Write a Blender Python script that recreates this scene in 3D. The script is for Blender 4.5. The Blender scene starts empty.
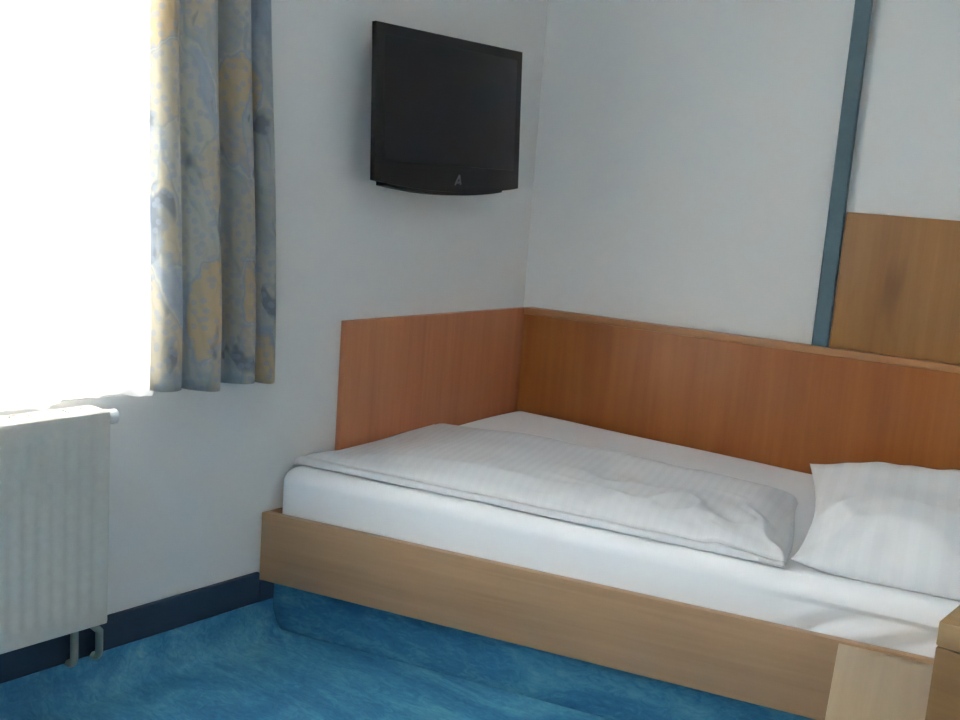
import bpy, bmesh, math, random
from mathutils import Vector, Matrix, noise

scene = bpy.context.scene
col = scene.collection

# ---------------------------------------------------------------- frames
ANG = 0.28609            # the bed wall meets the window wall at an obtuse corner
CA, SA = math.cos(ANG), math.sin(ANG)
WORLD = Matrix.Identity(4)
BED = Matrix.Rotation(ANG, 4, 'Z')      # local x runs along the bed wall, local -y into the room


def uv(u, v, z=0.0):
    """point given along / away from the bed wall -> world"""
    return Vector((u * CA + v * SA, u * SA - v * CA, z))


# ---------------------------------------------------------------- materials
def new_mat(name):
    m = bpy.data.materials.new(name)
    m.use_nodes = True
    nt = m.node_tree
    b = nt.nodes['Principled BSDF']
    return m, nt, b


def N(nt, typ, **kw):
    n = nt.nodes.new(typ)
    for k, v in kw.items():
        if k in n.inputs:
            n.inputs[k].default_value = v
        else:
            setattr(n, k, v)
    return n


def ramp(nt, stops):
    r = nt.nodes.new('ShaderNodeValToRGB')
    e = r.color_ramp.elements
    while len(e) < len(stops):
        e.new(0.5)
    for i, (p, c) in enumerate(stops):
        e[i].position = p
        e[i].color = (*c, 1)
    return r


def coords(nt, scale=(1, 1, 1), rot=(0, 0, 0), which='Object'):
    tc = nt.nodes.new('ShaderNodeTexCoord')
    mp = nt.nodes.new('ShaderNodeMapping')
    mp.inputs['Scale'].default_value = scale
    mp.inputs['Rotation'].default_value = rot
    nt.links.new(tc.outputs[which], mp.inputs['Vector'])
    return mp


def bump(nt, b, src, strength, dist=0.002):
    bp = N(nt, 'ShaderNodeBump', Strength=strength, Distance=dist)
    nt.links.new(src, bp.inputs['Height'])
    nt.links.new(bp.outputs['Normal'], b.inputs['Normal'])


def plain(name, color, rough=0.5, metal=0.0, spec=0.5, fine=0.0):
    m, nt, b = new_mat(name)
    b.inputs['Base Color'].default_value = (*color, 1)
    b.inputs['Roughness'].default_value = rough
    b.inputs['Metallic'].default_value = metal
    b.inputs['Specular IOR Level'].default_value = spec
    mp = coords(nt)
    nz = N(nt, 'ShaderNodeTexNoise', Scale=60.0, Detail=3.0)
    nt.links.new(mp.outputs[0], nz.inputs['Vector'])
    mx = ramp(nt, [(0.3, tuple(c * 0.96 for c in color)), (0.7, tuple(min(1, c * 1.03) for c in color))])
    nt.links.new(nz.outputs['Fac'], mx.inputs['Fac'])
    nt.links.new(mx.outputs['Color'], b.inputs['Base Color'])
    if fine:
        bump(nt, b, nz.outputs['Fac'], fine)
    return m


def wall_paint(name, color):
    m, nt, b = new_mat(name)
    b.inputs['Roughness'].default_value = 0.85
    b.inputs['Specular IOR Level'].default_value = 0.25
    mp = coords(nt)
    nz = N(nt, 'ShaderNodeTexNoise', Scale=120.0, Detail=4.0)
    n2 = N(nt, 'ShaderNodeTexNoise', Scale=1.3, Detail=2.0)
    nt.links.new(mp.outputs[0], nz.inputs['Vector'])
    nt.links.new(mp.outputs[0], n2.inputs['Vector'])
    r = ramp(nt, [(0.25, tuple(c * 0.975 for c in color)), (0.75, color)])
    nt.links.new(n2.outputs['Fac'], r.inputs['Fac'])
    nt.links.new(r.outputs['Color'], b.inputs['Base Color'])
    bump(nt, b, nz.outputs['Fac'], 0.12, 0.001)
    return m


def wood(name, dark, mid, light, grain_axis, rough=0.38, flame=0.0, spec=0.4):
    """veneer; grain_axis 0/1/2 = the local axis the grain follows"""
    m, nt, b = new_mat(name)
    sc = [46.0, 46.0, 46.0]
    sc[grain_axis] = 1.6
    mp = coords(nt, tuple(sc))
    nz = N(nt, 'ShaderNodeTexNoise', Scale=1.0, Detail=6.0, Roughness=0.6, Distortion=0.4)
    nt.links.new(mp.outputs[0], nz.inputs['Vector'])
    sc2 = [5.0, 5.0, 5.0]
    sc2[grain_axis] = 0.7
    mp2 = coords(nt, tuple(sc2))
    n2 = N(nt, 'ShaderNodeTexNoise', Scale=1.0, Detail=3.0, Distortion=0.8)
    nt.links.new(mp2.outputs[0], n2.inputs['Vector'])
    ad = N(nt, 'ShaderNodeMath', operation='MULTIPLY_ADD')
    ad.inputs[1].default_value = 0.45
    nt.links.new(nz.outputs['Fac'], ad.inputs[0])
    ml = N(nt, 'ShaderNodeMath', operation='MULTIPLY')
    ml.inputs[1].default_value = 0.55
    nt.links.new(n2.outputs['Fac'], ml.inputs[0])
    nt.links.new(ml.outputs[0], ad.inputs[2])
    r = ramp(nt, [(0.36, dark), (0.5, mid), (0.64, light)])
    nt.links.new(ad.outputs[0], r.inputs['Fac'])
    out = r.outputs['Color']
    if flame:
        sc3 = [9.0, 9.0, 9.0]
        sc3[grain_axis] = 2.4
        mp3 = coords(nt, tuple(sc3))
        n3 = N(nt, 'ShaderNodeTexNoise', Scale=1.0, Detail=2.0, Distortion=0.3)
        nt.links.new(mp3.outputs[0], n3.inputs['Vector'])
        r3 = ramp(nt, [(0.60, (1, 1, 1)), (0.72, (1 - flame, 1 - flame, 1 - flame))])
        nt.links.new(n3.outputs['Fac'], r3.inputs['Fac'])
        mx = N(nt, 'ShaderNodeMix', data_type='RGBA', blend_type='MULTIPLY')
        mx.inputs[0].default_value = 1.0
        nt.links.new(out, mx.inputs[6])
        nt.links.new(r3.outputs['Color'], mx.inputs[7])
        out = mx.outputs[2]
    nt.links.new(out, b.inputs['Base Color'])
    b.inputs['Roughness'].default_value = rough
    b.inputs['Specular IOR Level'].default_value = spec
    bump(nt, b, nz.outputs['Fac'], 0.06, 0.001)
    return m


def marmoleum(name, k=1.0):
    """blue marbled sheet flooring"""
    m, nt, b = new_mat(name)
    mp = coords(nt, (1.0, 2.2, 2.2), (0, 0, 0.5))
    nz = N(nt, 'ShaderNodeTexNoise', Scale=2.6, Detail=8.0, Roughness=0.62, Distortion=1.3)
    nt.links.new(mp.outputs[0], nz.inputs['Vector'])
    n2 = N(nt, 'ShaderNodeTexNoise', Scale=22.0, Detail=5.0, Roughness=0.65, Distortion=1.6)
    nt.links.new(mp.outputs[0], n2.inputs['Vector'])
    mx = N(nt, 'ShaderNodeMath', operation='MULTIPLY_ADD')
    mx.inputs[1].default_value = 0.4
    nt.links.new(n2.outputs['Fac'], mx.inputs[0])
    ml = N(nt, 'ShaderNodeMath', operation='MULTIPLY')
    ml.inputs[1].default_value = 0.6
    nt.links.new(nz.outputs['Fac'], ml.inputs[0])
    nt.links.new(ml.outputs[0], mx.inputs[2])
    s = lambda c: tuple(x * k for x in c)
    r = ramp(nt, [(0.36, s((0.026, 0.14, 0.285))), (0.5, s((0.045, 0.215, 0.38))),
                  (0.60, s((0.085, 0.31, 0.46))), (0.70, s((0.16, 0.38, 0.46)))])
    nt.links.new(mx.outputs[0], r.inputs['Fac'])
    nt.links.new(r.outputs['Color'], b.inputs['Base Color'])
    b.inputs['Roughness'].default_value = 0.55
    b.inputs['Specular IOR Level'].default_value = 0.3
    return m


def linen(name, color, stripes=0.0, period=0.027):
    """white cotton; satin stripes woven across local x"""
    m, nt, b = new_mat(name)
    b.inputs['Base Color'].default_value = (*color, 1)
    b.inputs['Roughness'].default_value = 0.75
    b.inputs['Specular IOR Level'].default_value = 0.25
    b.inputs['Sheen Weight'].default_value = 0.15
    mp = coords(nt)
    nz = N(nt, 'ShaderNodeTexNoise', Scale=240.0, Detail=2.0)
    nt.links.new(mp.outputs[0], nz.inputs['Vector'])
    bump(nt, b, nz.outputs['Fac'], 0.05, 0.001)
    if stripes:
        tc = nt.nodes.new('ShaderNodeTexCoord')
        sx = nt.nodes.new('ShaderNodeSeparateXYZ')
        nt.links.new(tc.outputs['UV'], sx.inputs[0])
        mu = N(nt, 'ShaderNodeMath', operation='MULTIPLY')
        mu.inputs[1].default_value = 2 * math.pi / period
        nt.links.new(sx.outputs['X'], mu.inputs[0])
        si = N(nt, 'ShaderNodeMath', operation='SINE')
        nt.links.new(mu.outputs[0], si.inputs[0])
        mr = N(nt, 'ShaderNodeMapRange')
        mr.inputs[1].default_value = -0.3
        mr.inputs[2].default_value = 0.3
        nt.links.new(si.outputs[0], mr.inputs[0])
        r = ramp(nt, [(0, tuple(c * (1 - stripes) for c in color)), (1, color)])
        nt.links.new(mr.outputs[0], r.inputs['Fac'])
        nt.links.new(r.outputs['Color'], b.inputs['Base Color'])
        r2 = N(nt, 'ShaderNodeMapRange')
        r2.inputs[3].default_value = 0.7
        r2.inputs[4].default_value = 0.48
        nt.links.new(mr.outputs[0], r2.inputs[0])
        nt.links.new(r2.outputs[0], b.inputs['Roughness'])
    return m


def drape_material():
    """printed cotton: leaves and fruit in ochre, beige, slate blue; UV = metres along cloth / height"""
    m, nt, b = new_mat('printed_drape_cloth')
    tc = nt.nodes.new('ShaderNodeTexCoord')
    mp = nt.nodes.new('ShaderNodeMapping')
    mp.inputs['Scale'].default_value = (1.25, 0.62, 1.0)
    nt.links.new(tc.outputs['UV'], mp.inputs['Vector'])
    warp = N(nt, 'ShaderNodeTexNoise', Scale=7.0, Detail=3.0)
    nt.links.new(mp.outputs[0], warp.inputs['Vector'])
    wm = N(nt, 'ShaderNodeVectorMath', operation='MULTIPLY_ADD')
    wm.inputs[1].default_value = (0.14, 0.14, 0.0)
    nt.links.new(warp.outputs['Color'], wm.inputs[0])
    nt.links.new(mp.outputs[0], wm.inputs[2])
    # ground colours, big soft patches
    v1 = N(nt, 'ShaderNodeTexVoronoi', Scale=9.5, voronoi_dimensions='2D', feature='SMOOTH_F1')
    v1.inputs['Smoothness'].default_value = 0.35
    nt.links.new(wm.outputs[0], v1.inputs['Vector'])
    sep = nt.nodes.new('ShaderNodeSeparateColor')
    nt.links.new(v1.outputs['Color'], sep.inputs[0])
    r1 = ramp(nt, [(0.15, (0.56, 0.51, 0.41)), (0.32, (0.43, 0.45, 0.44)), (0.47, (0.56, 0.54, 0.47)),
                   (0.62, (0.38, 0.44, 0.52)), (0.78, (0.60, 0.49, 0.33))])
    nt.links.new(sep.outputs[0], r1.inputs['Fac'])
    # leaf veins: streaks turned by cell
    wv = N(nt, 'ShaderNodeTexWave', Scale=13.0, Distortion=6.0, Detail=2.0)
    wv.bands_direction = 'DIAGONAL'
    nt.links.new(wm.outputs[0], wv.inputs['Vector'])
    r2 = ramp(nt, [(0.12, (0.45, 0.52, 0.62)), (0.5, (1, 1, 1))])
    nt.links.new(wv.outputs['Fac'], r2.inputs['Fac'])
    mx = N(nt, 'ShaderNodeMix', data_type='RGBA', blend_type='MULTIPLY')
    mx.inputs[0].default_value = 0.13
    nt.links.new(r1.outputs['Color'], mx.inputs[6])
    nt.links.new(r2.outputs['Color'], mx.inputs[7])
    # dark slate fruit and leaf blots
    n3 = N(nt, 'ShaderNodeTexNoise', Scale=11.0, Detail=2.0, Distortion=0.8)
    nt.links.new(mp.outputs[0], n3.inputs['Vector'])
    r3 = ramp(nt, [(0.585, (0, 0, 0)), (0.66, (0.85, 0.85, 0.85))])
    nt.links.new(n3.outputs['Fac'], r3.inputs['Fac'])
    mx2 = N(nt, 'ShaderNodeMix', data_type='RGBA', blend_type='MIX')
    nt.links.new(r3.outputs['Color'], mx2.inputs[0])
    nt.links.new(mx.outputs[2], mx2.inputs[6])
    mx2.inputs[7].default_value = (0.22, 0.25, 0.29, 1)
    # sprinkle of pale blue dots
    v4 = N(nt, 'ShaderNodeTexVoronoi', Scale=38.0, voronoi_dimensions='2D')
    nt.links.new(tc.outputs['UV'], v4.inputs['Vector'])
    r4 = ramp(nt, [(0.22, (1, 1, 1)), (0.34, (0, 0, 0))])
    nt.links.new(v4.outputs['Distance'], r4.inputs['Fac'])
    hf = N(nt, 'ShaderNodeMath', operation='MULTIPLY')
    hf.inputs[1].default_value = 0.55
    nt.links.new(r4.outputs['Color'], hf.inputs[0])
    mx3 = N(nt, 'ShaderNodeMix', data_type='RGBA', blend_type='MIX')
    nt.links.new(hf.outputs[0], mx3.inputs[0])
    nt.links.new(mx2.outputs[2], mx3.inputs[6])
    mx3.inputs[7].default_value = (0.38, 0.42, 0.52, 1)
    nt.links.new(mx3.outputs[2], b.inputs['Base Color'])
    b.inputs['Roughness'].default_value = 0.8
    b.inputs['Specular IOR Level'].default_value = 0.2
    tr = nt.nodes.new('ShaderNodeBsdfTranslucent')
    nt.links.new(mx3.outputs[2], tr.inputs['Color'])
    ms = N(nt, 'ShaderNodeMixShader')
    ms.inputs[0].default_value = 0.35
    nt.links.new(b.outputs[0], ms.inputs[1])
    nt.links.new(tr.outputs[0], ms.inputs[2])
    nt.links.new(ms.outputs[0], nt.nodes['Material Output'].inputs['Surface'])
    return m


def sheer_material():
    m, nt, b = new_mat('white_voile')
    b.inputs['Base Color'].default_value = (0.9, 0.91, 0.92, 1)
    b.inputs['Roughness'].default_value = 0.9
    mp = coords(nt)
    nz = N(nt, 'ShaderNodeTexNoise', Scale=300.0)
    nt.links.new(mp.outputs[0], nz.inputs['Vector'])
    bump(nt, b, nz.outputs['Fac'], 0.05, 0.001)
    tr = nt.nodes.new('ShaderNodeBsdfTranslucent')
    tr.inputs['Color'].default_value = (0.96, 0.95, 0.93, 1)
    tp = nt.nodes.new('ShaderNodeBsdfTransparent')
    m1 = N(nt, 'ShaderNodeMixShader')
    m1.inputs[0].default_value = 0.65
    nt.links.new(b.outputs[0], m1.inputs[1])
    nt.links.new(tr.outputs[0], m1.inputs[2])
    m2 = N(nt, 'ShaderNodeMixShader')
    m2.inputs[0].default_value = 0.38
    nt.links.new(m1.outputs[0], m2.inputs[1])
    nt.links.new(tp.outputs[0], m2.inputs[2])
    nt.links.new(m2.outputs[0], nt.nodes['Material Output'].inputs['Surface'])
    return m


def glass_material():
    m, nt, b = new_mat('window_glass')
    nt.nodes.remove(b)
    tp = nt.nodes.new('ShaderNodeBsdfTransparent')
    tp.inputs['Color'].default_value = (0.96, 0.98, 0.98, 1)
    gl = nt.nodes.new('ShaderNodeBsdfGlossy')
    gl.inputs['Roughness'].default_value = 0.02
    fr = N(nt, 'ShaderNodeFresnel', IOR=1.25)
    ms = nt.nodes.new('ShaderNodeMixShader')
    nt.links.new(fr.outputs[0], ms.inputs[0])
    nt.links.new(tp.outputs[0], ms.inputs[1])
    nt.links.new(gl.outputs[0], ms.inputs[2])
    nt.links.new(ms.outputs[0], nt.nodes['Material Output'].inputs['Surface'])
    return m


MAT = dict(
    wall=wall_paint('white_wall_paint', (0.76, 0.75, 0.735)),
    ceiling=wall_paint('white_ceiling_paint', (0.80, 0.80, 0.80)),
    floor=marmoleum('blue_marbled_flooring'),
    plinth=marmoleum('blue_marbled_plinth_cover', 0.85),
    skirting=plain('navy_skirting', (0.024, 0.046, 0.080), 0.5),
    panel=wood('beech_panel_veneer', (0.30, 0.09, 0.020), (0.355, 0.115, 0.026), (0.405, 0.14, 0.034), 2),
    trim=wood('beech_edge_strip', (0.40, 0.18, 0.075), (0.46, 0.215, 0.092), (0.50, 0.245, 0.11), 0),
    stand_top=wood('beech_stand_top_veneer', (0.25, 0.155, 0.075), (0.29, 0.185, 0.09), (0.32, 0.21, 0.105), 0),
    panel_short_lit=wood('beech_veneer_window_sheen', (0.42, 0.15, 0.07), (0.49, 0.185, 0.085), (0.55, 0.22, 0.10), 2, spec=0.5),  # panel beech with window light and sheen painted in as a lighter colour
    panel_up=wood('beech_high_panel_veneer', (0.28, 0.122, 0.036), (0.335, 0.155, 0.047), (0.38, 0.185, 0.06), 2, flame=0.3),
    board=wood('maple_board_veneer', (0.325, 0.20, 0.112), (0.38, 0.238, 0.135), (0.425, 0.27, 0.158), 0),
    bench=wood('maple_bench_veneer', (0.37, 0.28, 0.175), (0.41, 0.315, 0.20), (0.44, 0.345, 0.225), 1),
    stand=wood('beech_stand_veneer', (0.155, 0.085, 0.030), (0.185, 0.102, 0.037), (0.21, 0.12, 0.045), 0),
    radiator=plain('radiator_enamel', (0.62, 0.585, 0.53), 0.45),
    plastic_white=plain('white_plastic', (0.82, 0.83, 0.83), 0.35),
    pipe=plain('painted_pipe', (0.30, 0.32, 0.27), 0.45),
    tv=plain('black_tv_plastic', (0.0105, 0.0105, 0.0125), 0.45, spec=0.35),
    screen=plain('matt_tv_screen', (0.012, 0.012, 0.015), 0.3, spec=0.35),
    logo=plain('grey_logo_print', (0.11, 0.11, 0.13), 0.4),
    metal=plain('bracket_steel', (0.25, 0.26, 0.27), 0.4, 0.8),
    post=plain('blue_grey_painted_steel', (0.085, 0.148, 0.175), 0.4),
    sheet=linen('white_sheet_cotton', (0.85, 0.86, 0.885)),
    duvet=linen('striped_satin_duvet', (0.665, 0.67, 0.695), 0.022),
    pillow=linen('striped_satin_pillow', (0.765, 0.775, 0.80), 0.028, 0.05),
    foam=plain('mattress_ticking', (0.7, 0.68, 0.62), 0.8),
    drape=drape_material(),
    sheer=sheer_material(),
    glass=glass_material(),
    frame=plain('white_window_frame', (0.8, 0.8, 0.8), 0.4),
)


# ---------------------------------------------------------------- builders
def bm_box(bm, x0, x1, y0, y1, z0, z1, bevel=0.0, seg=2):
    r = bmesh.ops.create_cube(bm, size=1.0)
    vs = r['verts']
    for v in vs:
        v.co = Vector((x0 + (v.co.x + .5) * (x1 - x0), y0 + (v.co.y + .5) * (y1 - y0), z0 + (v.co.z + .5) * (z1 - z0)))
    if bevel:
        es = list({e for v in vs for e in v.link_edges})
        bmesh.ops.bevel(bm, geom=es, offset=bevel, segments=seg, profile=0.5, affect='EDGES', clamp_overlap=True)


def bm_prism(bm, pts, z0, z1, bevel=0.0):
    """vertical prism over a plan polygon; z0/z1 numbers or functions of (x, y)"""
    f0 = z0 if callable(z0) else (lambda x, y: z0)
    f1 = z1 if callable(z1) else (lambda x, y: z1)
    lo = [bm.verts.new((x, y, f0(x, y))) for x, y in pts]
    hi = [bm.verts.new((x, y, f1(x, y))) for x, y in pts]
    n = len(pts)
    fs = [bm.faces.new(lo[::-1]), bm.faces.new(hi)]
    for i in range(n):
        fs.append(bm.faces.new((lo[i], lo[(i + 1) % n], hi[(i + 1) % n], hi[i])))
    if bevel:
        es = list({e for f in fs for e in f.edges})
        bmesh.ops.bevel(bm, geom=es, offset=bevel, segments=2, profile=0.5, affect='EDGES', clamp_overlap=True)


def bm_tube(bm, path, r, seg=14, caps=True):
    """round tube along a list of points"""
    path = [Vector(p) for p in path]
    rr = r if isinstance(r, (list, tuple)) else [r] * len(path)
    rings = []
    up = None
    for i, p in enumerate(path):
        t = (path[min(i + 1, len(path) - 1)] - path[max(i - 1, 0)]).normalized()
        if up is None or abs(up.dot(t)) > 0.95:
            up = Vector((0, 0, 1)) if abs(t.z) < 0.9 else Vector((1, 0, 0))
        a = t.cross(up).normalized()
        b = a.cross(t).normalized()
        up = b
        rings.append([bm.verts.new(p + rr[i] * (math.cos(2 * math.pi * k / seg) * a + math.sin(2 * math.pi * k / seg) * b)) for k in range(seg)])
    for A, B in zip(rings, rings[1:]):
        for k in range(seg):
            bm.faces.new((A[k], A[(k + 1) % seg], B[(k + 1) % seg], B[k]))
    if caps:
        bm.faces.new(rings[0][::-1])
        bm.faces.new(rings[-1])


def link(name, bm, mat, parent=None, frame=WORLD, base=(0, 0, 0), smooth=False, auto=None):
    """one mesh object; bm coordinates are given in `frame`, base = its origin there"""
    base = Vector(base)
    bmesh.ops.recalc_face_normals(bm, faces=bm.faces[:])
    bmesh.ops.translate(bm, vec=-base, verts=bm.verts[:])
    me = bpy.data.meshes.new(name)
    bm.to_mesh(me)
    bm.free()
    me.materials.append(mat)
    if smooth or auto:
        for p in me.polygons:
            p.use_smooth = True
    if auto:
        me.set_sharp_from_angle(angle=auto)
    o = bpy.data.objects.new(name, me)
    col.objects.link(o)
    if parent is not None:
        o.parent = parent            # same base as the parent
    else:
        o.matrix_world = frame @ Matrix.Translation(base)
    return o


def empty(name, frame, base):
    o = bpy.data.objects.new(name, None)
    o.empty_display_size = 0.1
    col.objects.link(o)
    o.matrix_world = frame @ Matrix.Translation(Vector(base))
    return o


def tag(o, label, cat, group=None):
    o['label'] = label
    o['category'] = cat
    if group:
        o['group'] = group
    return o


def struct(o):
    o['kind'] = 'structure'
    return o


def box_obj(name, dims, mat, parent=None, frame=WORLD, base=None, bevel=0.0):
    bm = bmesh.new()
    bm_box(bm, *dims, bevel=bevel)
    if base is None:
        base = ((dims[0] + dims[1]) / 2, (dims[2] + dims[3]) / 2, dims[4])
    return link(name, bm, mat, parent, frame, base, auto=0.6 if bevel else None)


def sstep(a, b, x):
    t = max(0.0, min(1.0, (x - a) / (b - a)))
    return t * t * (3 - 2 * t)


# ---------------------------------------------------------------- room shell
H = 2.55
YF = -4.9                       # front wall (behind the camera)
LB = 3.3                        # length of the bed wall
TH = 0.3
P0 = Vector((0, 0))
P1 = Vector((LB * CA, LB * SA))
# right wall leaves the bed wall at a right angle and runs until the front wall
tR = (P1.y - YF) / CA
P2 = Vector((P1.x + tR * SA, YF))
P3 = Vector((0, YF))

WY0, WY1, WZ0, WZ1 = -3.75, -1.50, 0.74, 2.30      # window opening in the left wall

bm = bmesh.new()
o = TH
pts = [(-o, o), (P1.x + o, P1.y + o), (P2.x + o + .2, YF - o), (-o, YF - o)]
bm_prism(bm, pts, -0.2, 0.0)
# floor sheet coved up the window wall in front of the bed
R = 0.092
prof = [(0.0, R), (0.0, 0.0)]
n = 10
arc = [(0.012 + R * 0.75 * (1 - math.cos(math.pi / 2 * k / n)), R * (1 - math.sin(math.pi / 2 * k / n))) for k in range(n + 1)]
ya, yb = YF, -1.0855
loop0 = [bm.verts.new((0.0005, ya, R))] + [bm.verts.new((x, ya, max(z, 0.0004))) for x, z in arc] + [bm.verts.new((0.0005, ya, 0.0004))]
loop1 = [bm.verts.new((0.0005, yb, R))] + [bm.verts.new((x, yb, max(z, 0.0004))) for x, z in arc] + [bm.verts.new((0.0005, yb, 0.0004))]
k = len(loop0)
for i in range(k):
    bm.faces.new((loop0[i], loop0[(i + 1) % k], loop1[(i + 1) % k], loop1[i]))
bm.faces.new(loop0[::-1])
bm.faces.new(loop1)
struct(link('floor', bm, MAT['floor'], auto=0.7))

bm = bmesh.new()
bm_prism(bm, pts, H, H + 0.2)
struct(link('ceiling', bm, MAT['ceiling'], base=(1.5, -2, H)))

bm = bmesh.new()                    # window wall with its opening
bm_box(bm, -TH, 0, WY1, 0.0, 0, H)
bm_box(bm, -TH, 0, YF, WY0, 0, H)
bm_box(bm, -TH, 0, WY0, WY1, 0, WZ0)
bm_box(bm, -TH, 0, WY0, WY1, WZ1, H)
struct(link('wall_left', bm, MAT['wall']))

bm = bmesh.new()
bm_box(bm, -0.09, LB + 0.3, 0, TH, 0, H)
struct(link('wall_back', bm, MAT['wall'], frame=BED))
bm = bmesh.new()
bm_box(bm, LB, LB + TH, -tR - 0.4, 0, 0, H)
struct(link('wall_right', bm, MAT['wall'], frame=BED))
bm = bmesh.new()
bm_box(bm, -TH, P2.x + 0.4, YF - TH, YF, 0, H)
struct(link('wall_front', bm, MAT['wall']))

bm = bmesh.new()                    # dark skirting above the cove
bm_box(bm, 0.0005, 0.013, YF, -1.138, R, 0.182, bevel=0.003)
bm_box(bm, 0.0005, 0.013, -1.138, -1.0855, R, 0.155)
struct(link('baseboard_left', bm, MAT['skirting'], base=(0.006, -3, R)))

# window in the left wall
win = struct(empty('window_1', WORLD, (-0.16, (WY0 + WY1) / 2, WZ0)))
wb = (-0.16, (WY0 + WY1) / 2, WZ0)
bm = bmesh.new()
mid = (WY0 + WY1) / 2
for a, b_ in ((WY0 + .002, mid), (mid, WY1 - .002)):
    bm_box(bm, -0.19, -0.13, a, a + .06, WZ0 + .002, WZ1 - .002)
    bm_box(bm, -0.19, -0.13, b_ - .06, b_, WZ0 + .002, WZ1 - .002)
    bm_box(bm, -0.19, -0.13, a + .06, b_ - .06, WZ0 + .002, WZ0 + .07)
    bm_box(bm, -0.19, -0.13, a + .06, b_ - .06, WZ1 - .07, WZ1 - .002)
struct(link('window_frame', bm, MAT['frame'], win, WORLD, wb))
for a, b_ in ((WY0, mid), (mid, WY1)):
    bm = bmesh.new()
    bm_box(bm, -0.163, -0.157, a + .062, b_ - .062, WZ0 + .072, WZ1 - .072)
    struct(link('window_pane', bm, MAT['glass'], win, WORLD, wb))
bm = bmesh.new()
bm_box(bm, -0.128, -0.003, WY0 + .003, WY1 - .003, WZ0 + .001, WZ0 + .022, bevel=.004)
struct(link('window_sill', bm, MAT['frame'], win, WORLD, wb))

# ---------------------------------------------------------------- wood wall panels
t = 0.025
bm = bmesh.new()
bm_prism(bm, [(0.002, -0.868), (t, -0.868), (t, -0.002), (0.002, -0.002)], 0.16, 0.884, bevel=0.002)
tag(link('wall_panel', bm, MAT['panel_short_lit'], base=(0.012, -0.44, 0.16), auto=.6),
    'short reddish beech panel on the window wall at the foot of the bed', 'wood panel')

BT = 0.036
ptop0 = lambda x, y: 0.864 - 0.009 * max(x, 0)
ptop = lambda x, y: ptop0(x, y) + 0.024
x0 = lambda v: (t + 0.002 - v * SA) / CA      # clear of the short panel's face
bm = bmesh.new()
bm_prism(bm, [(x0(0.002), -0.002), (x0(BT), -BT), (2.15, -BT), (2.15, -0.002)], 0.16, ptop0, bevel=0.0015)
pb = (1.1, -0.02, 0.16)
wp = tag(link('wall_panel', bm, MAT['panel'], frame=BED, base=pb, auto=.6),
         'long low beech panel along the wall behind the bed and pillow', 'wood panel')
CT = BT + 0.004
bm = bmesh.new()
bm_prism(bm, [(x0(0.002), -0.002), (x0(CT), -CT), (2.15, -CT), (2.15, -0.002)], lambda x, y: ptop0(x, y) + .0005, ptop, bevel=0.003)
cap = link('top_trim', bm, MAT['trim'], wp, BED, pb, auto=.6)
cap['label'] = 'lighter wooden edge strip along the top'

bm = bmesh.new()
bm_prism(bm, [(1.039, -0.002), (1.039, -0.022), (2.15, -0.022), (2.15, -0.002)], lambda x, y: ptop(x, y) + .001, 1.30, bevel=0.002)
tag(link('wall_panel', bm, MAT['panel_up'], frame=BED, base=(1.5, -0.012, 0.86), auto=.6),
    'high beech panel with dark flecks, right of the blue-grey post', 'wood panel')

bm = bmesh.new()
bm_prism(bm, [(0.986, -0.003), (0.986, -0.030), (0.990, -0.034), (1.031, -0.034), (1.035, -0.030), (1.035, -0.003)],
         lambda x, y: ptop(x, y) + .001, H - 0.002)
tag(link('wall_post', bm, MAT['post'], frame=BED, base=(1.006, -0.02, 0.857)),
    'slim blue-grey upright post on the white wall, above the long panel', 'post')

# ---------------------------------------------------------------- bed
UL = lambda v, x=0.004: (x - v * SA) / CA     # bed-wall coordinate of a point x off the window wall
UE = 1.98
V0, V1 = 1.066, 1.089
bb = (0.85, -0.55, 0.0)
bed = tag(empty('bed', BED, bb), 'low single bed with a pale maple side board on a blue plinth', 'bed')


def bedpart(name, bm, mat, parent=None, **kw):
    return link(name, bm, mat, parent or bed, BED, bb, **kw)


bm = bmesh.new()
ztp = lambda x, y: 0.3575 + 0.003 * x
zbt = lambda x, y: 0.1575 + 0.003 * x
bm_prism(bm, [(UL(V0), -V0), (UL(V1), -V1), (UE, -V1), (UE, -V0)], zbt, ztp, bevel=0.0025)
bedpart('side_board', bm, MAT['board'], auto=.6)
bm = bmesh.new()                    # end board along the window wall
bm_prism(bm, [(UL(V0 - .002), -(V0 - .002)), (UL(V0 - .002, .0145), -(V0 - .002)), (UL(.935, .0145), -.935), (UL(.935), -.935)], 0.158, 0.356, bevel=.002)
bedpart('end_board', bm, MAT['board'], auto=.6)
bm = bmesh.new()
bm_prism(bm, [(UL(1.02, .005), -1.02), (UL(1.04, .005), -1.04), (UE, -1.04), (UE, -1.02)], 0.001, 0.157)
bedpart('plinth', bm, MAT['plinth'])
bm = bmesh.new()
bm_prism(bm, [(UL(.06, .035), -.06), (UL(1.06, .035), -1.06), (UE, -1.06), (UE, -.06)], 0.16, 0.30)
bedpart('slat_base', bm, MAT['board'])
bm = bmesh.new()
bm_prism(bm, [(UE + .001, -.045), (UE + .001, -1.089), (UE + .025, -1.089), (UE + .025, -.045)], 0.158, 0.5, bevel=.002)
bedpart('head_board', bm, MAT['board'], auto=.6)


# mattress with its sheet: soft-edged block built as rings
def mat_top(u, v):
    """height of the sheet along the middle of the mattress top"""
    back = 0.533 - 0.050 * max(u, 0)
    front = 0.488 - 0.012 * max(u, 0)
    k = sstep(0.05, 1.0, v)
    return back * (1 - k) + front * k


MV0, MV1 = 0.042, 1.058
MUR = 1.95


def mat_left(v):
    return UL(v, 0.034 - 0.017 * sstep(0.89, 0.93, v))


MR, PR = 0.045, 0.045          # edge rounding in section and in plan


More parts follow.
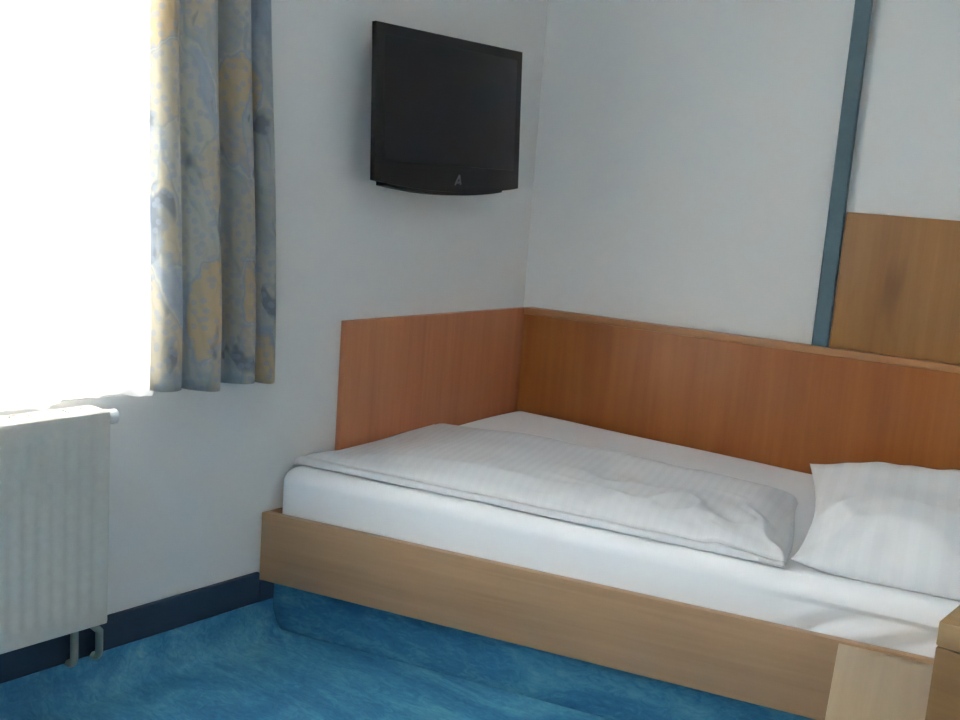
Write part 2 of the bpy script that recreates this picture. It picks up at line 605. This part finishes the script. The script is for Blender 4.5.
def left_of(v, inset=0.0):
    L = mat_left(v) + inset
    dv = min(v - MV0 - inset, MV1 - inset - v)
    if dv < PR:
        L += PR - math.sqrt(max(0.0, PR * PR - (PR - max(dv, 0)) ** 2))
    return L


def edge_drop(u, v, inset=0.0):
    dv = min(v - MV0 - inset, MV1 - inset - v)
    du = min(u - mat_left(v) - inset, MUR - inset - u)
    a, b_ = max(0, MR - du) / MR, max(0, MR - dv) / MR
    s = min(1.0, math.hypot(a, b_))
    return MR * (1 - math.sqrt(max(0.0, 1 - s * s)))


def soft_block(inset, zbase, wrinkle):
    bm = bmesh.new()
    nu, nv = (340, 90) if wrinkle else (60, 40)
    grid = []
    def vs(j):
        q = j / nv
        # dense near both borders
        q = 0.5 - 0.5 * math.cos(math.pi * q)
        return MV0 + inset + q * (MV1 - MV0 - 2 * inset)

    for j in range(nv + 1):
        v = vs(j)
        L = left_of(v, inset)        # plan corners are rounded
        row = []
        for i in range(nu + 1):
            q = 0.5 - 0.5 * math.cos(math.pi * i / nu)
            u = L + q * (MUR - inset - L)
            z = mat_top(u, v) - inset - edge_drop(u, v, inset)
            if wrinkle:
                z += 0.0022 * noise.noise(Vector((u * 5, v * 5, 1.3)))
            row.append(bm.verts.new((u, -v, z)))
        grid.append(row)
    for j in range(nv):
        for i in range(nu):
            bm.faces.new((grid[j][i], grid[j][i + 1], grid[j + 1][i + 1], grid[j + 1][i]))
    # skirts
    border = [grid[0][i] for i in range(nu)] + [grid[j][nu] for j in range(nv)] + \
             [grid[nv][i] for i in range(nu, 0, -1)] + [grid[j][0] for j in range(nv, 0, -1)]
    prev = border
    rows = 18 if wrinkle else 4
    for r_ in range(1, rows + 1):
        cur = []
        for b_ in border:
            f = r_ / rows
            z = b_.co.z * (1 - f) + zbase * f
            x, y = b_.co.x, b_.co.y
            if wrinkle and y < -MV1 + 0.001:
                # the side of the sheet hangs slightly loose; oblique tucks towards the head end
                w = sstep(1.0, 1.25, x) * (1 - sstep(1.45, 1.6, x))
                ph = (x - 1.22) * 34 - (z - 0.36) * 62 + 1.2 * noise.noise(Vector((x * 4, z * 5, 1)))
                y -= 0.0065 * w * math.copysign(abs(math.sin(ph)) ** 1.6, math.sin(ph)) * math.sin(math.pi * min(1, f * 1.1)) * (1 - f * .5)
                y += 0.006 * w
                y += 0.0025 * noise.noise(Vector((x * 6, z * 14, 4.2))) * math.sin(math.pi * f)
            cur.append(bm.verts.new((x, y, z)))
        m_ = len(border)
        for i in range(m_):
            bm.faces.new((prev[i], prev[(i + 1) % m_], cur[(i + 1) % m_], cur[i]))
        prev = cur
    bm.faces.new(prev)
    return bm


mb = (0.85, -0.55, 0.302)
mattress = tag(empty('mattress', BED, mb), 'mattress in a smooth white fitted sheet inside the bed frame', 'mattress')
link('mattress_core', soft_block(0.02, 0.303, False), MAT['foam'], mattress, BED, mb, smooth=True)
link('fitted_sheet', soft_block(0.0, 0.302, True), MAT['sheet'], mattress, BED, mb, smooth=True)

# ---------------------------------------------------------------- duvet
DV0, DV1 = 0.46, 1.022
DUR = lambda v: 1.058 + 0.035 * (v - DV0) / (DV1 - DV0) + 0.008 * math.sin(v * 9)
DUL = lambda v: UL(v, 0.030) + 0.004


def puff(d, amp, width):
    """rise of the filling at distance d from the seam"""
    if d <= 0:
        return 0.0
    q = min(1.0, d / width)
    return amp * math.sqrt(1 - (1 - q) ** 2)


def build_duvet():
    bm = bmesh.new()
    uvl = bm.loops.layers.uv.new('UVMap')
    nu, nv = 190, 110
    top, bot = [], []
    for j in range(nv + 1):
        q = j / nv
        q = 0.55 * q + 0.45 * (0.5 - 0.5 * math.cos(math.pi * q))
        v = DV0 + q * (DV1 - DV0)
        L, Rr = DUL(v), DUR(v)
        rt, rb = [], []
        for i in range(nu + 1):
            p = i / nu
            p = 0.6 * p + 0.4 * (0.5 - 0.5 * math.cos(math.pi * p))
            u = L + p * (Rr - L)
            db, df = v - DV0, DV1 - v
            dl, dr = u - L, Rr - u
            # rest on the mattress, the front rim hangs just past the rounded edge
            vc = min(v + 0.008, MV1)
            uc = max(u, left_of(vc) + 0.02)
            base = mat_top(uc, vc) - min(0.022, edge_drop(uc, vc)) + 0.007
            # stitched flange along the front, then the filling
            rim = 0.016 - 0.006 * sstep(0.016, 0.026, df) + 0.003 * sstep(0.026, 0.05, df)
            body = min(puff(df - 0.026, 0.050, 0.13), puff(dr - 0.004, 0.048, 0.14), puff(dl + 0.004, 0.050, 0.34), puff(db, 0.046, 0.13))
            body *= 0.22 + 0.78 * sstep(-0.03, 0.46, dl)
            rim *= 0.45 + 0.55 * sstep(0.0, 0.10, dr)
            body *= 1.0 + 0.10 * math.sin(u * 3.1 + 0.7)
            wr = noise.noise(Vector((u * 4.0, v * 6.5, 0.2))) * 0.008
            wr += noise.noise(Vector((u * 13, v * 9, 3.1))) * 0.003
            # tucks on the front right corner
            c = math.exp(-((u - 0.93) ** 2 / 0.03 + (v - 0.97) ** 2 / 0.012))
            wr += 0.011 * c * math.sin(52 * (u * 0.8 - v * 0.6) + 4 * noise.noise(Vector((u * 6, v * 6, 8))))
            c2 = math.exp(-((v - 0.955) ** 2 / 0.0022)) * sstep(0.1, 0.6, u)
            wr += 0.0075 * c2 * math.sin(u * 40 + 3 * noise.noise(Vector((u * 5, 0, 2))))
            rg = 1 - abs(noise.noise(Vector((u * 5.5 - v * 3.0, v * 7.0 + u * 2.0, 21.0))))
            wr += 0.007 * max(0.0, (rg - 0.80) / 0.20) * sstep(0.3, 0.8, u) * sstep(0.65, 0.9, v)
            msk = min(1.0, min(df, dr, dl + .02, db) / 0.06)
            zt = base + rim + body + wr * msk
            edge = min(df, dr, db, dl)
            # close the rim
            thick = rim * (0.25 if edge < 1e-6 else 1.0)
            zt = base + thick * (1 if edge > 1e-6 else 0.6) + (body + wr * msk if edge > 1e-6 else 0)
            # gentle wave of the free rim
            wave = 0.003 * math.sin(u * 11 + 1.0) * sstep(0.0, 1.0, 1 - df / 0.12) if df < 0.12 else 0
            vv = v + 0.006 * noise.noise(Vector((u * 3.5, 5.5, 0))) * sstep(0.7, 1.0, q)
            zt += 0.5 * wave * wave / 0.004 if df < 0.12 else 0
            vt = bm.verts.new((u, -vv, zt))
            vb = bm.verts.new((u, -vv, base if edge > 1e-6 else base + 0.002))
            rt.append((vt, (u, v)))
            rb.append((vb, (u, v)))
        top.append(rt)
        bot.append(rb)

    def quad(vs):
        f = bm.faces.new([a[0] for a in vs])
        for lp, a in zip(f.loops, vs):
            lp[uvl].uv = a[1]

    for j in range(nv):
        for i in range(nu):
            quad((top[j][i], top[j][i + 1], top[j + 1][i + 1], top[j + 1][i]))
            quad((bot[j][i], bot[j + 1][i], bot[j + 1][i + 1], bot[j][i + 1]))
    for i in range(nu):
        quad((top[0][i], bot[0][i], bot[0][i + 1], top[0][i + 1]))
        quad((top[nv][i], top[nv][i + 1], bot[nv][i + 1], bot[nv][i]))
    for j in range(nv):
        quad((top[j][0], top[j + 1][0], bot[j + 1][0], bot[j][0]))
        quad((top[j][nu], bot[j][nu], bot[j + 1][nu], top[j + 1][nu]))
    return bm


tag(link('duvet', build_duvet(), MAT['duvet'], frame=BED, base=(0.4, -0.7, 0.49), smooth=True),
    'folded white satin-striped duvet lying along the front of the mattress', 'duvet')


# ---------------------------------------------------------------- pillow
def build_pillow():
    bm = bmesh.new()
    uvl = bm.loops.layers.uv.new('UVMap')
    n = 90
    U0, U1, VB, VF = 1.104, 1.84, 0.215, 1.015
    top, bot = [], []
    for j in range(n + 1):
        t_ = -1 + 2 * j / n
        t_ = math.sin(t_ * math.pi / 2) * 0.5 + t_ * 0.5
        rt, rb = [], []
        for i in range(n + 1):
            s_ = -1 + 2 * i / n
            s_ = math.sin(s_ * math.pi / 2) * 0.5 + s_ * 0.5
            # sides pull in between the pointed corners
            u = (U0 + U1) / 2 + s_ * (U1 - U0) / 2 * (1 - 0.10 * (1 - t_ * t_)) - 0.02 * (1 - abs(t_)) * 0
            v = (VB + VF) / 2 + t_ * (VF - VB) / 2 * (1 - (0.05 if t_ > 0 else -0.015) * (1 - s_ * s_))
            # left edge corners: back one nearer the foot
            u += (-0.06 * (1 - s_) / 2 * (1 - t_) / 2 - 0.0 * (1 + t_) / 2 * (1 - s_) / 2)
            f = (max(0, 1 - abs(s_) ** 2.6) ** 0.55) * (max(0, 1 - abs(t_) ** (2.4 if t_ < 0 else 4.2)) ** 0.55)
            base = mat_top(u, v)
            corner = (abs(s_) ** 6) * (abs(t_) ** 6)
            seam = base + 0.034 - 0.018 * sstep(0.3, 1.0, t_) + 0.012 * corner
            # the back edge rides up a little against the wall panel
            seam += 0.02 * sstep(0.1, 1.0, -t_)
            zt = seam + 0.098 * f + 0.046 * f * sstep(-0.2, 0.9, -t_)
            w = noise.noise(Vector((u * 5, v * 5, 0.5))) * 0.014 + noise.noise(Vector((u * 13, v * 7, 2.5))) * 0.010
            fan = math.exp(-((s_ + 0.8) ** 2 / 0.12 + (t_ - 0.75) ** 2 / 0.10))
            w += 0.009 * fan * math.sin(24 * (s_ * 0.9 + t_ * 0.35) + 1.5 * noise.noise(Vector((u * 8, v * 8, 3))))
            rg = 1 - abs(noise.noise(Vector((u * 6.5 + v * 2.0, v * 3.6 - u * 1.5, 11.0)))) * 1.0
            w += 0.0055 * max(0.0, (rg - 0.72) / 0.28) * (0.3 + 0.7 * sstep(-0.6, 0.6, t_))
            ft = math.exp(-((t_ - 0.8) ** 2) / 0.05)
            w += 0.004 * ft * math.sin(u * 42 + 2.5 * noise.noise(Vector((u * 6, v * 3, 7))))
            zt += w * min(1, f * 2.2)
            zb = max(base + 0.0035, seam - 0.055 * f)
            vt = bm.verts.new((u, -v, zt))
            rt.append((vt, (u, v)))
            if i in (0, n) or j in (0, n):
                rb.append((vt, (u, v)))
            else:
                rb.append((bm.verts.new((u, -v, zb)), (u, v)))
        top.append(rt)
        bot.append(rb)

    def quad(vs):
        if len({a[0] for a in vs}) < 4:
            vs = [a for k, a in enumerate(vs) if a[0] not in [b[0] for b in vs[:k]]]
        if len(vs) < 3:
            return
        try:
            f = bm.faces.new([a[0] for a in vs])
        except ValueError:
            return
        for lp, a in zip(f.loops, vs):
            lp[uvl].uv = a[1]

    for j in range(n):
        for i in range(n):
            quad((top[j][i], top[j][i + 1], top[j + 1][i + 1], top[j + 1][i]))
            quad((bot[j][i], bot[j + 1][i], bot[j + 1][i + 1], bot[j][i + 1]))
    return bm


tag(link('pillow', build_pillow(), MAT['pillow'], frame=BED, base=(1.45, -0.63, 0.48), smooth=True),
    'plump white pillow with pointed corners at the head of the bed', 'pillow')

# ---------------------------------------------------------------- bench and nightstand, front right
NX, NY = 1.786, -1.031              # nightstand front left corner (it stands square to the window wall)
ND, NW, NT = 0.36, 0.46, 0.60


def to_bed(x, y):
    return (x * CA + y * SA, -x * SA + y * CA)      # local coordinates in BED


a_ = to_bed(NX - 0.006, NY)
b_ = to_bed(NX - 0.006, NY + ND)
right_at = lambda y: a_[0] + (b_[0] - a_[0]) * (y - a_[1]) / (b_[1] - a_[1])
y_b, y_f = -1.0915, -1.56
nb = (1.33, -1.3, 0.0)
bench = tag(empty('bench', BED, nb), 'low pale maple bench top butting against the bed board, left of the nightstand', 'bench')
poly = lambda i: [(1.239 + i, y_b - i), (right_at(y_b - i) - i, y_b - i), (right_at(y_f + i) - i, y_f + i), (1.255 + i, y_f + i)]
bm = bmesh.new()
bm_prism(bm, poly(0), 0.325, 0.357, bevel=.0025)
link('bench_top', bm, MAT['bench'], bench, BED, nb, auto=.6)
q = poly(0.012)
for k in range(4):
    A, B = Vector(q[k]), Vector(q[(k + 1) % 4])
    if k == 0:
        continue
    d = (B - A).normalized()
    if k == 2:
        A, B = A + d * .0215, B - d * .0215
    nrm = Vector((d.y, -d.x))
    c = sum((Vector(p) for p in q), Vector((0, 0))) / 4
    if (c - A).dot(nrm) < 0:
        nrm = -nrm
    bm = bmesh.new()
    bm_prism(bm, [tuple(A), tuple(B), tuple(B + nrm * .02), tuple(A + nrm * .02)], 0.001, 0.3245)
    link('front_panel' if k == 2 else 'side_panel', bm, MAT['bench'], bench, BED, nb)

ns_b = (NX + NW / 2, NY + ND / 2, 0.0)
ns = tag(empty('nightstand', WORLD, ns_b), 'darker beech nightstand with a thick top beside the head of the bed', 'nightstand')
bm = bmesh.new()
bm_box(bm, NX + .003, NX + NW - .003, NY + .022, NY + ND, 0.001, NT - 0.050, bevel=.002)
link('body', bm, MAT['stand'], ns, WORLD, ns_b, auto=.6)
bm = bmesh.new()
bm_box(bm, NX, NX + NW, NY, NY + ND, NT - 0.0475, NT, bevel=.004)
link('top_board', bm, MAT['stand_top'], ns, WORLD, ns_b, auto=.6)
bm = bmesh.new()
bm_box(bm, NX + .001, NX + NW - .001, NY + .001, NY + .021, 0.30, NT - 0.050, bevel=.0025)
dr = link('drawer', bm, MAT['stand'], ns, WORLD, ns_b, auto=.6)
bm = bmesh.new()
bm_tube(bm, [(NX + NW / 2, NY + .001, .43), (NX + NW / 2, NY - .012, .43), (NX + NW / 2, NY - .022, .43)], [.006, .007, .014])
kn = link('knob', bm, MAT['metal'], None, WORLD, ns_b, auto=.8)
kn.matrix_world = Matrix.Identity(4)
kn.parent = dr
bm = bmesh.new()
bm_box(bm, NX + .001, NX + NW - .001, NY + .001, NY + .021, 0.05, 0.296, bevel=.0025)
link('door', bm, MAT['stand'], ns, WORLD, ns_b, auto=.6)

# ---------------------------------------------------------------- television
TX = 0.100
ty0, ty1, tz0, tz1 = -0.882, -0.236, 1.293, 1.720
tb = (0.07, (ty0 + ty1) / 2, 1.27)
tv = tag(empty('television', WORLD, tb), 'black flat-screen television mounted high on the white wall', 'television')
L_, R_ = ty0, ty1
mid = (L_ + R_) / 2


def tv_outline(inset=0.0, drop=0.022):
    pts = []
    n = 24
    # bottom sags towards the middle
    for i in range(n + 1):
        y = L_ + inset + (R_ - L_ - 2 * inset) * i / n
        s = (y - mid) / ((R_ - L_) / 2)
        pts.append((y, tz0 + inset - drop * (1 - s * s)))
    pts.append((R_ - inset, tz1 - inset))
    pts.append((L_ + inset, tz1 - inset))
    return pts


def extrude_yz(bm, pts, xa, xb, bevel=0.0):
    a = [bm.verts.new((xa, y, z)) for y, z in pts]
    b = [bm.verts.new((xb, y, z)) for y, z in pts]
    n = len(pts)
    fs = [bm.faces.new(a), bm.faces.new(b[::-1])]
    for i in range(n):
        fs.append(bm.faces.new((a[i], a[(i + 1) % n], b[(i + 1) % n], b[i])))
    if bevel:
        es = [e for e in fs[1].edges]
        bmesh.ops.bevel(bm, geom=es, offset=bevel, segments=3, profile=0.5, affect='EDGES', clamp_overlap=True)


bm = bmesh.new()                    # bezel: front shell with a shallow recess for the screen
extrude_yz(bm, tv_outline(), 0.082, TX, bevel=0.004)
link('bezel', bm, MAT['tv'], tv, WORLD, tb, auto=.7)
bm = bmesh.new()
bm_box(bm, TX + .0002, TX + .0018, L_ + .030, R_ - .030, tz0 + .055, tz1 - .030, bevel=.0006)
link('screen', bm, MAT['screen'], tv, WORLD, tb, auto=.7)
bm = bmesh.new()                    # speaker lip below the bezel
pts = []
for i in range(25):
    y = L_ + .055 + (R_ - L_ - .125) * i / 24
    s = (y - mid) / ((R_ - L_) / 2)
    pts.append((y, tz0 - .028 * (1 - s * s) - .004))
pts.append((R_ - .070, tz0 + .01))
pts.append((L_ + .055, tz0 + .01))
extrude_yz(bm, pts, 0.050, 0.090, bevel=.003)
link('speaker_bar', bm, MAT['tv'], tv, WORLD, tb, auto=.7)
bm = bmesh.new()
bm_box(bm, 0.032, 0.0815, L_ + .06, R_ - .06, tz0 + .05, tz1 - .05, bevel=.014, seg=3)
link('back_housing', bm, MAT['tv'], tv, WORLD, tb, auto=.7)
bm = bmesh.new()
bm_box(bm, 0.0003, 0.031, mid - .11, mid + .11, 1.42, 1.62, bevel=.003)
link('wall_mount', bm, MAT['metal'], tv, WORLD, tb, auto=.7)
bm = bmesh.new()                    # small maker's mark below the screen: a slanted peaked shape
yc, zc = -0.530, 1.292
for s0, s1 in (((-.016, 0), (.004, .030)), ((.004, .030), (.010, .002)), ((-.008, .007), (.009, .009))):
    ax, az = yc + s0[0], zc + s0[1]
    bx, bz = yc + s1[0], zc + s1[1]
    d = Vector((bx - ax, bz - az)).normalized()
    nn = Vector((-d.y, d.x)) * .0028
    P = [(ax + nn.x, az + nn.y), (ax - nn.x, az - nn.y), (bx - nn.x, bz - nn.y), (bx + nn.x, bz + nn.y)]
    extrude_yz(bm, P, TX - .0005, TX + .001)
link('logo', bm, MAT['logo'], tv, WORLD, tb)

tv.matrix_world = Matrix.Translation(Vector((0.0225, 0, 0))) @ tv.matrix_world @ Matrix.Rotation(math.radians(-3.4), 4, 'Y')

# ---------------------------------------------------------------- radiator under the window
ry0, ry1, rz0, rz1 = -3.35, -1.680, 0.215, 0.737
rb = (0.075, (ry0 + ry1) / 2, 0.215)
rad = tag(empty('radiator', WORLD, rb), 'white ribbed panel radiator under the bright window', 'radiator')
bm = bmesh.new()                    # pressed front sheet: profile along y with shallow flutes, rounded top and bottom
xs_f = 0.120
pitch = 0.0334
ys = []
y = ry1
nr = int((ry1 - ry0 - .03) / pitch)
prof = [(ry1, 0.0)]
for i in range(nr):
    s = ry1 - 0.022 - i * pitch
    prof += [(s, 0.0), (s - .006, -.0028), (s - .017, -.0028), (s - .023, 0.0)]
prof.append((ry0, 0.0))
zrows = [(rz0, -.012, 0), (rz0 + .004, -.003, 0), (rz0 + .012, 0, 0), (rz0 + .040, 0, 0), (rz0 + .052, 0, 1),
         (rz1 - .062, 0, 1), (rz1 - .048, 0, 0), (rz1 - .014, 0, 0), (rz1 - .004, -.003, 0), (rz1, -.010, 0)]
rows = []
for z, dx, k in zrows:
    rows.append([bm.verts.new((xs_f + dx + k * d, y_, z)) for y_, d in prof])
for A, B in zip(rows, rows[1:]):
    for i in range(len(prof) - 1):
        bm.faces.new((A[i], A[i + 1], B[i + 1], B[i]))
back = [[bm.verts.new((xs_f - .022, y_, z)) for y_ in (ry1, ry0)] for z in (rz0, rz1)]
bm.faces.new([back[0][0], back[0][1], back[1][1], back[1][0]])
bm.faces.new(rows[-1] + [back[1][1], back[1][0]])
bm.faces.new(rows[0][::-1] + [back[0][0], back[0][1]][::1])
bm.faces.new([r[0] for r in rows] + [back[1][0], back[0][0]])
bm.faces.new([r[-1] for r in rows] + [back[1][1], back[0][1]])
link('front_panel', bm, MAT['radiator'], rad, WORLD, rb, auto=.5)
bm = bmesh.new()
bm_box(bm, 0.030, 0.044, ry0, ry1, rz0, rz1 - .003, bevel=.003)
link('rear_panel', bm, MAT['radiator'], rad, WORLD, rb, auto=.6)
bm = bmesh.new()                    # top grille
for i in range(40):
    yy = ry0 + .02 + i * (ry1 - ry0 - .04) / 39
    bm_box(bm, 0.046, 0.096, yy - .0185, yy + .0185, rz1 - .006, rz1 - .002)
bm_box(bm, 0.045, 0.052, ry0 + .002, ry1 - .002, rz1 - .012, rz1 - .002)
bm_box(bm, 0.090, 0.097, ry0 + .002, ry1 - .002, rz1 - .012, rz1 - .002)
link('top_grille', bm, MAT['radiator'], rad, WORLD, rb)
bm = bmesh.new()
bm_box(bm, 0.046, 0.096, ry1 - .0035, ry1 - .001, rz0 + .01, rz1 - .013)
link('side_cover', bm, MAT['radiator'], rad, WORLD, rb)
bm = bmesh.new()                    # white valve head sticking out at the upper right end
zc = rz1 - .026
bm_tube(bm, [(0.075, ry1 - .0008, zc), (0.075, ry1 + .014, zc), (0.075, ry1 + .018, zc), (0.075, ry1 + .040, zc), (0.075, ry1 + .044, zc)],
        [.012, .012, .017, .017, .013], 20)
link('valve_head', bm, MAT['plastic_white'], rad, WORLD, rb, auto=.6)
for yy, xx in ((-1.652, 0.040), (-1.718, 0.040)):
    bm = bmesh.new()                # feed pipes: down, then elbow into the wall
    jog = min(yy, ry1 - .012)
    path = [(xx, jog, rz0 + .05), (xx, jog, rz0 - .004), (xx, jog * .5 + yy * .5, rz0 - .028), (xx, yy, rz0 - .05), (xx, yy, 0.115)]
    for k in range(1, 8):
        a = math.pi / 2 * k / 7
        path.append((xx - .022 * (1 - math.cos(a)), yy, 0.115 - .022 * math.sin(a)))
    path.append((0.0145, yy, 0.093))
    bm_tube(bm, path, 0.0095, 14)
    link('pipe', bm, MAT['pipe'], rad, WORLD, rb, smooth=True)


# ---------------------------------------------------------------- curtains
def cloth(bm, ys, xfun, yfun, ztop, zbotf, nz, thick):
    """vertical cloth; returns nothing. UV: metres along the cloth, height"""
    uvl = bm.loops.layers.uv.new('UVMap')
    length = [0.0]
    pts = [(xfun(s, 0.5), yfun(s, 0.5)) for s in ys]
    for a, b in zip(pts, pts[1:]):
        length.append(length[-1] + math.hypot(b[0] - a[0], b[1] - a[1]))
    F = []
    for k in range(nz + 1):
        f = k / nz
        row = []
        for i, s in enumerate(ys):
            zb = zbotf(s)
            z = ztop + (zb - ztop) * f
            row.append((bm.verts.new((xfun(s, f), yfun(s, f), z)), (length[i], z)))
        F.append(row)
    for k in range(nz):
        for i in range(len(ys) - 1):
            q = (F[k][i], F[k][i + 1], F[k + 1][i + 1], F[k + 1][i])
            fc = bm.faces.new([a[0] for a in q])
            for lp, a in zip(fc.loops, q):
                lp[uvl].uv = a[1]


def cloth_obj(name, bm, mat, base, thick):
    o = link(name, bm, mat, base=base, smooth=True)
    md = o.modifiers.new('cloth_thickness', 'SOLIDIFY')
    md.thickness = thick
    md.offset = 0
    return o


ZR = 2.42
# sheer: long white voile in soft waves
bm = bmesh.new()
n = 420
sy0, sy1 = -3.72, -1.490
ys = [i / n for i in range(n + 1)]
wav = lambda s: 0.014 * math.sin(s * 2 * math.pi * 21 + 1.5 * math.sin(s * 17)) + 0.006 * math.sin(s * 2 * math.pi * 47)
cloth(bm, ys, lambda s, f: 0.037 + wav(s) * (0.6 + 0.4 * f), lambda s, f: sy0 + (sy1 - sy0) * s + 0.006 * math.sin(s * 60),
      ZR - .012, lambda s: 0.748 + 0.006 * math.sin(s * 43), 24, 0.001)
sh = tag(cloth_obj('sheer_curtain', bm, MAT['sheer'], (0.04, -2.65, ZR), 0.0012),
         'thin white sheer curtain glowing in front of the window', 'curtain')

# patterned drape: hand-set fold line, top a little narrower
fold = [(-1.548, .082), (-1.538, .110), (-1.512, .122), (-1.488, .112), (-1.472, .092), (-1.455, .108), (-1.425, .128),
        (-1.395, .130), (-1.373, .112), (-1.366, .076), (-1.350, .066), (-1.332, .070), (-1.315, .096), (-1.292, .112),
        (-1.262, .108), (-1.246, .080), (-1.236, .068), (-1.222, .090), (-1.200, .102), (-1.180, .094), (-1.170, .078)]


def spl(s):
    """Catmull-Rom through the fold points"""
    m = len(fold) - 1
    t = min(max(s, 0), 0.999999) * m
    i = int(t)
    t -= i
    P = [Vector(fold[min(max(i + k, 0), m)]) for k in (-1, 0, 1, 2)]
    return 0.5 * ((2 * P[1]) + (P[2] - P[0]) * t + (2 * P[0] - 5 * P[1] + 4 * P[2] - P[3]) * t * t + (3 * P[1] - P[0] - 3 * P[2] + P[3]) * t ** 3)


def dy(s, f):
    y = spl(s).x
    # narrower towards the rail (f = 0), slight sway
    top = -1.575 + (y + 1.548) * 0.80
    k = sstep(0.0, 1.0, f) * 0.75 + 0.25 * f
    bulge = -0.010 * math.sin(math.pi * min(1, max(0, (f - .2) / .7))) * (1 - s)
    return top * (1 - k) + y * k + bulge


def dx(s, f):
    x = spl(s).y
    return 0.092 + (x - 0.096) * (0.95 + 0.3 * f) + 0.004 * noise.noise(Vector((s * 9, f * 5, 1)))


bm = bmesh.new()
n = 260
cloth(bm, [i / n for i in range(n + 1)], dx, dy, ZR - .012,
      lambda s: 0.762 + 0.004 * math.sin(s * 12) - 0.012 * s, 60, 0.002)
tag(cloth_obj('patterned_drape', bm, MAT['drape'], (0.095, -1.37, ZR), 0.002),
    'patterned beige, ochre and slate-blue drape hanging right of the window', 'curtain')

bm = bmesh.new()
bm_box(bm, 0.018, 0.140, -3.8, -1.12, ZR - .010, ZR + .02, bevel=.003)
for yy in (-3.6, -2.4, -1.3):
    bm_box(bm, 0.001, 0.03, yy - .02, yy + .02, ZR - .005, ZR + .015)
tag(link('curtain_rail', bm, MAT['frame'], base=(0.08, -2.45, ZR), auto=.6),
    'white double curtain rail on the wall above the window', 'curtain rail')

# ---------------------------------------------------------------- daylight
w = bpy.data.worlds.new('overcast_sky')
scene.world = w
w.use_nodes = True
bg = w.node_tree.nodes['Background']
bg.inputs['Color'].default_value = (0.98, 0.957, 0.925, 1)
bg.inputs['Strength'].default_value = 6.0

# ---------------------------------------------------------------- camera
cam = bpy.data.cameras.new('camera')
cam.sensor_width = 36.0
cam.lens = 1085.59 * 36.0 / 960.0
cam.clip_start = 0.05
co = bpy.data.objects.new('camera', cam)
col.objects.link(co)
yaw, pitch, roll = (math.radians(a) for a in (39.4603, 9.759, 4.278))
fw = Vector((-math.sin(yaw) * math.cos(pitch), math.cos(yaw) * math.cos(pitch), -math.sin(pitch)))
rt = Vector((math.cos(yaw), math.sin(yaw), 0))
up_ = rt.cross(fw)
r2 = math.cos(roll) * rt + math.sin(roll) * up_
u2 = -math.sin(roll) * rt + math.cos(roll) * up_
M = Matrix((r2, u2, -fw)).transposed().to_4x4()
M.translation = Vector((2.30549, -3.01962, 1.33550))
co.matrix_world = M
scene.camera = co

scene.view_settings.view_transform = 'Standard'
scene.view_settings.look = 'None'
scene.view_settings.gamma = 1.0
scene.view_settings.exposure = 2.06
scene.view_settings.use_curve_mapping = False
scene.cycles.max_bounces = 14
scene.cycles.diffuse_bounces = 8
scene.cycles.transparent_max_bounces = 16
scene.cycles.use_denoising = True
